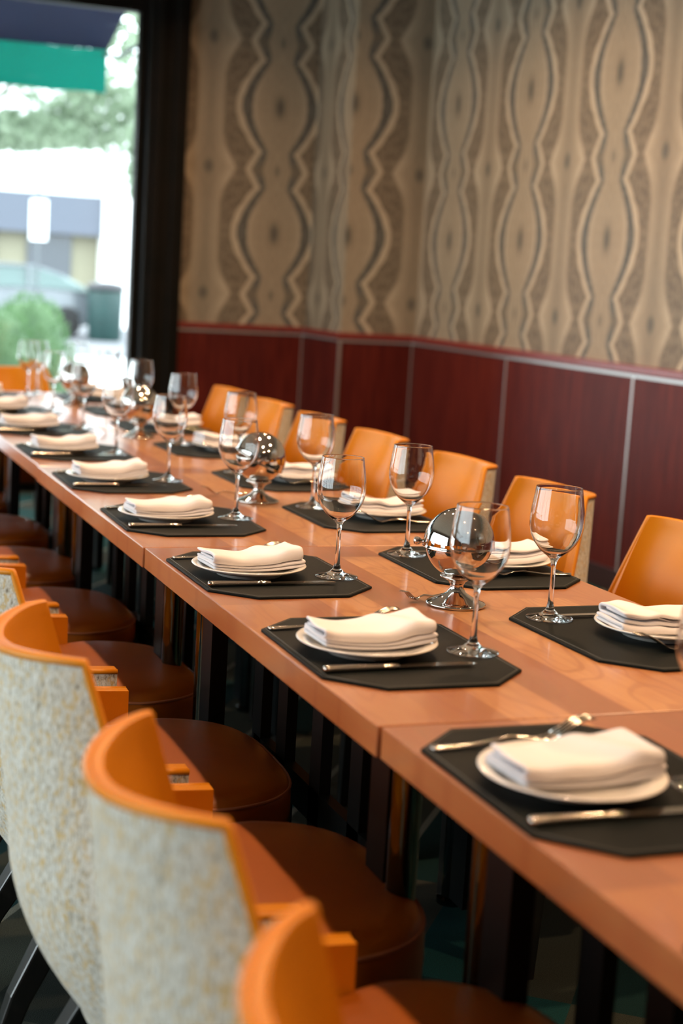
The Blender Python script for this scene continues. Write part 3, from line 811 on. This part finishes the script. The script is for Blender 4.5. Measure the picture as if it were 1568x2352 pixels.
def tree(x, y, h, clumps, label, seed, count=5200, size=.11):
    rnd = random.Random(seed); r = empty('street_tree', (x, y, GZ)); tag(r, label, 'tree', 'street trees outside')
    MB().tube([(0, 0, 0), (.03, 0, h*.3), (-.03, .02, h*.6), (.02, 0, h)], [.16, .12, .09, .05], 10).build('trunk', BARK, r)
    m = MB(); b = MB()
    for c, rr in clumps:
        b.tube([(0, 0, h*.45), (c[0]*.5, c[1]*.5, (h*.45+c[2])/2+.2), c], [.06, .04, .015], 6)
    leaves(m, clumps, 1, count, size, rnd)
    b.build('branches', BARK, r); m.build('foliage', LEAF, r, False)
    return r
tree(0.9, 21.4, 4.6, [((2.3, 0, 4.6), (1.7, 1.3, 1.1)), ((3.3, .3, 3.75), (.9, .8, .55)), ((.1, 0, 4.0), (1.5, 1.2, 1.1)), ((2.0, -.2, 3.4), (1.0, .7, .28)), ((3.7, 0, 5.6), (1.3, 1, 1.0)), ((1.2, 0, 5.9), (1.8, 1.2, 1.0))], 'pale green street tree whose crown fills the window under the awning', 4, 5200)
tree(5.2, 17.6, 5.0, [((-.7, 0, 4.4), (.9, .8, 1.5)), ((0.8, 0, 4.8), (1.3, 1.0, 1.3)), ((-1.15, .2, 2.9), (.35, .4, .7)), ((0, 0, 6.0), (1.4, 1.2, 1.1))], 'pale green street tree beside the black window post', 9, 3600)
def shrub(x, y, rx, h, label, seed):
    rnd = random.Random(seed); r = empty('round_shrub', (x, y, GZ)); tag(r, label, 'shrub', 'clipped shrubs outside the window')
    n, k = 28, 16; v = []; f = []
    MB().tube([(0, 0, 0), (0, 0, h*.5)], .03, 8).build('stem', BARK, r)
    core = MB().lathe([(0, .02)] + [(rx*.9*math.sin(PI*i/14)**.75, .02+(h-.06)*(1-math.cos(PI*i/14))/2) for i in range(1, 14)] + [(0, h-.04)], 24)
    m = core
    for _ in range(2600):
        a = rnd.uniform(0, 2*PI); u = rnd.uniform(-1, 1); q = math.sqrt(1-u*u)**.75
        P = Vector((rx*q*math.cos(a), rx*q*math.sin(a), h/2+h/2*u))*rnd.uniform(.93, 1.02)
        d = Vector((q*math.cos(a), q*math.sin(a), u+.4)).normalized(); s = d.cross(Vector((rnd.uniform(-1, 1), rnd.uniform(-1, 1), rnd.uniform(-1, 1)))).normalized()
        L = rnd.uniform(.025, .05); m.add([P, P+d*L*.5+s*L*.3, P+d*L, P+d*L*.5-s*L*.3], [(0, 1, 2, 3)])
    m.build('foliage', HEDGE, r, False)
shrub(1.47, 11.4, .34, 1.24, 'rounded green shrub outside, the one farther right', 5)
shrub(1.02, 10.7, .40, 1.18, 'rounded green shrub outside, cut by the left edge of the photo', 6)
# parked car
SILVERP = simple('silver_paint', (.13, .145, .16), .3, .3, coat=.5).m
CARGLASS = simple('tinted_glass', (.03, .07, .065), .06, coat=.5).m
TYRE = simple('tyre_rubber', (.02, .02, .02), .8).m
def car(x, y):
    r = empty('parked_car', (x, y, GZ)); r.rotation_euler.z = 0; tag(r, 'silver car parked across the street behind the shrubs', 'car')
    low = [(-2.25, .38), (-2.28, .70), (-2.15, .92), (-1.2, 1.0), (1.0, 1.04), (2.0, .98), (2.24, .86), (2.28, .45), (2.2, .30), (1.75, .26), (1.7, .45), (1.4, .62), (1.1, .45), (1.05, .26), (-1.0, .26), (-1.05, .45), (-1.35, .62), (-1.65, .45), (-1.7, .26), (-2.2, .28)]
    n = len(low); v = []; f = []
    for yy, k in ((-.84, .96), (-.90, 1), (.90, 1), (.84, .96)): v += [(a*k, yy, .26+(b-.26)*(1 if k == 1 else .98)) for a, b in low]
    for j in range(3):
        for i in range(n): f.append((j*n+i, j*n+(i+1) % n, (j+1)*n+(i+1) % n, (j+1)*n+i))
    f += [tuple(range(n)), tuple(range(3*n, 4*n))]
    mesh('body', v, f, SILVERP, r, False)
    cab = [(-1.45, 1.0), (-.75, 1.40), (-.2, 1.50), (.75, 1.48), (1.45, 1.28), (1.95, 1.0)]
    v = []; m = len(cab)
    for yy, k in ((-.80, 0), (-.62, 1), (.62, 1), (.80, 0)): v += [(a, (yy if b < 1.1 else math.copysign(.62, yy)), b) for a, b in cab]
    cb = MB(); cb.add([(a, -.80 + (.2 if b > 1.1 else 0), b) for a, b in cab]+[(a, .80-(.2 if b > 1.1 else 0), b) for a, b in cab], [tuple(range(m)), tuple(range(m, 2*m))]+[(i, (i+1) % m, m+(i+1) % m, m+i) for i in range(m)])
    cb.build('cabin_windows', CARGLASS, r, False)
    rf = MB(); rf.add([(a, -.64, b) for a, b in [(-.85, 1.38), (-.2, 1.52), (.75, 1.50), (1.4, 1.32)]]+[(a, .64, b) for a, b in [(-.85, 1.38), (-.2, 1.52), (.75, 1.50), (1.4, 1.32)]]+[(a, -.64, b-.05) for a, b in [(-.85, 1.38), (-.2, 1.52), (.75, 1.50), (1.4, 1.32)]]+[(a, .64, b-.05) for a, b in [(-.85, 1.38), (-.2, 1.52), (.75, 1.50), (1.4, 1.32)]],
                      [(i, i+1, i+5, i+4) for i in range(3)]+[(8+i, 8+i+4, 8+i+5, 8+i+1) for i in range(3)]+[(i, i+8, i+9, i+1) for i in range(3)]+[(4+i, 5+i, 13+i, 12+i) for i in range(3)]+[(0, 4, 12, 8), (3, 11, 15, 7)])
    for sx0 in (-.25, .62): rf.box(sx0-.03, sx0+.03, -.82, -.62, 1.0, 1.45)
    rf.build('roof', SILVERP, r, False)
    for wx in (-1.35, 1.4):
        for wy in (-.78, .78):
            w = MB().lathe([(0, -.1), (.2, -.1), (.33, -.09), (.33, .09), (.2, .1), (0, .1)], 24); w.xf(Matrix.Rotation(PI/2, 4, 'X')); w.build('wheel', TYRE, r, True, (wx, wy, .34))
    return r
car(4.05, 31.6)
# bin
BING = noisy('green_bin_plastic', (.003, .028, .026), (.005, .036, .033), 3, rough=.55).m
BINL = simple('dark_bin_lid', (.018, .018, .024), .5).m
bn = empty('litter_bin', (6.12, 30.0, GZ)); tag(bn, 'dark green street litter bin with a grey top', 'bin')
MB().lathe([(0, 0), (.33, 0), (.33, .05), (.35, .08), (.37, 1.02), (.36, 1.06), (0, 1.06)], 28).build('body', BING, bn)
MB().lathe([(0, 1.06), (.40, 1.06), (.40, 1.12), (.34, 1.20), (.12, 1.24), (0, 1.24)], 28).build('lid', BINL, bn)
# signs
WHITEP = simple('white_sign_paint', (.85, .87, .88), .5).m
def signpost(x, y, h, w, z0, z1, label):
    r = empty('street_sign', (x, y, GZ)); tag(r, label, 'sign')
    MB().tube([(0, 0, 0), (0, 0, h-GZ)], .022, 8).build('post', STEEL, r)
    o = MB().box(-w/2, w/2, -.06, -.036, z0-GZ, z1-GZ).build('panel', WHITEP, r, False); bevel(o, .01)
signpost(3.66, 24, 3.3, .28, 1.68, 2.34, 'blank white sign board on a thin grey pole outside')
signpost(5.25, 24, 2.35, .34, 1.96, 2.27, 'small white sign board near the black window post')
# building over the road
STUCCO = noisy('white_stucco', (.80, .80, .80), (.86, .86, .86), 2, rough=.9).m
BAND = simple('grey_fascia', (.075, .085, .11), .7).m
SHOP = simple('shop_glass', (.03, .036, .045), .15).m
CREAM = simple('cream_render', (.17, .16, .11), .8).m
b = empty('shop_building', (0, 40, GZ)); tag(b, 'white shop building across the street with a grey fascia', 'building')
MB().box(-20, 26, 0, 10, 3.4, 7.2).build('upper_wall', STUCCO, b, False)
MB().box(-20, 8.05, -.35, .0, 2.35, 3.4).build('fascia', BAND, b, False)
MB().box(-20, 26, .05, 10, 0, 3.4).build('lower_wall', CREAM, b, False)
MB().box(8.05, 9.7, -.5, .05, 0, 3.6).build('pillar', STUCCO, b, False)
for i, (x0, x1) in enumerate([(3.9, 5.3), (6.1, 7.3), (0, 3.2), (-4, -.6), (10, 13)]):
    MB().box(x0, x1, -.02, .045, .45, 2.3).build('shop_window', SHOP, b, False)
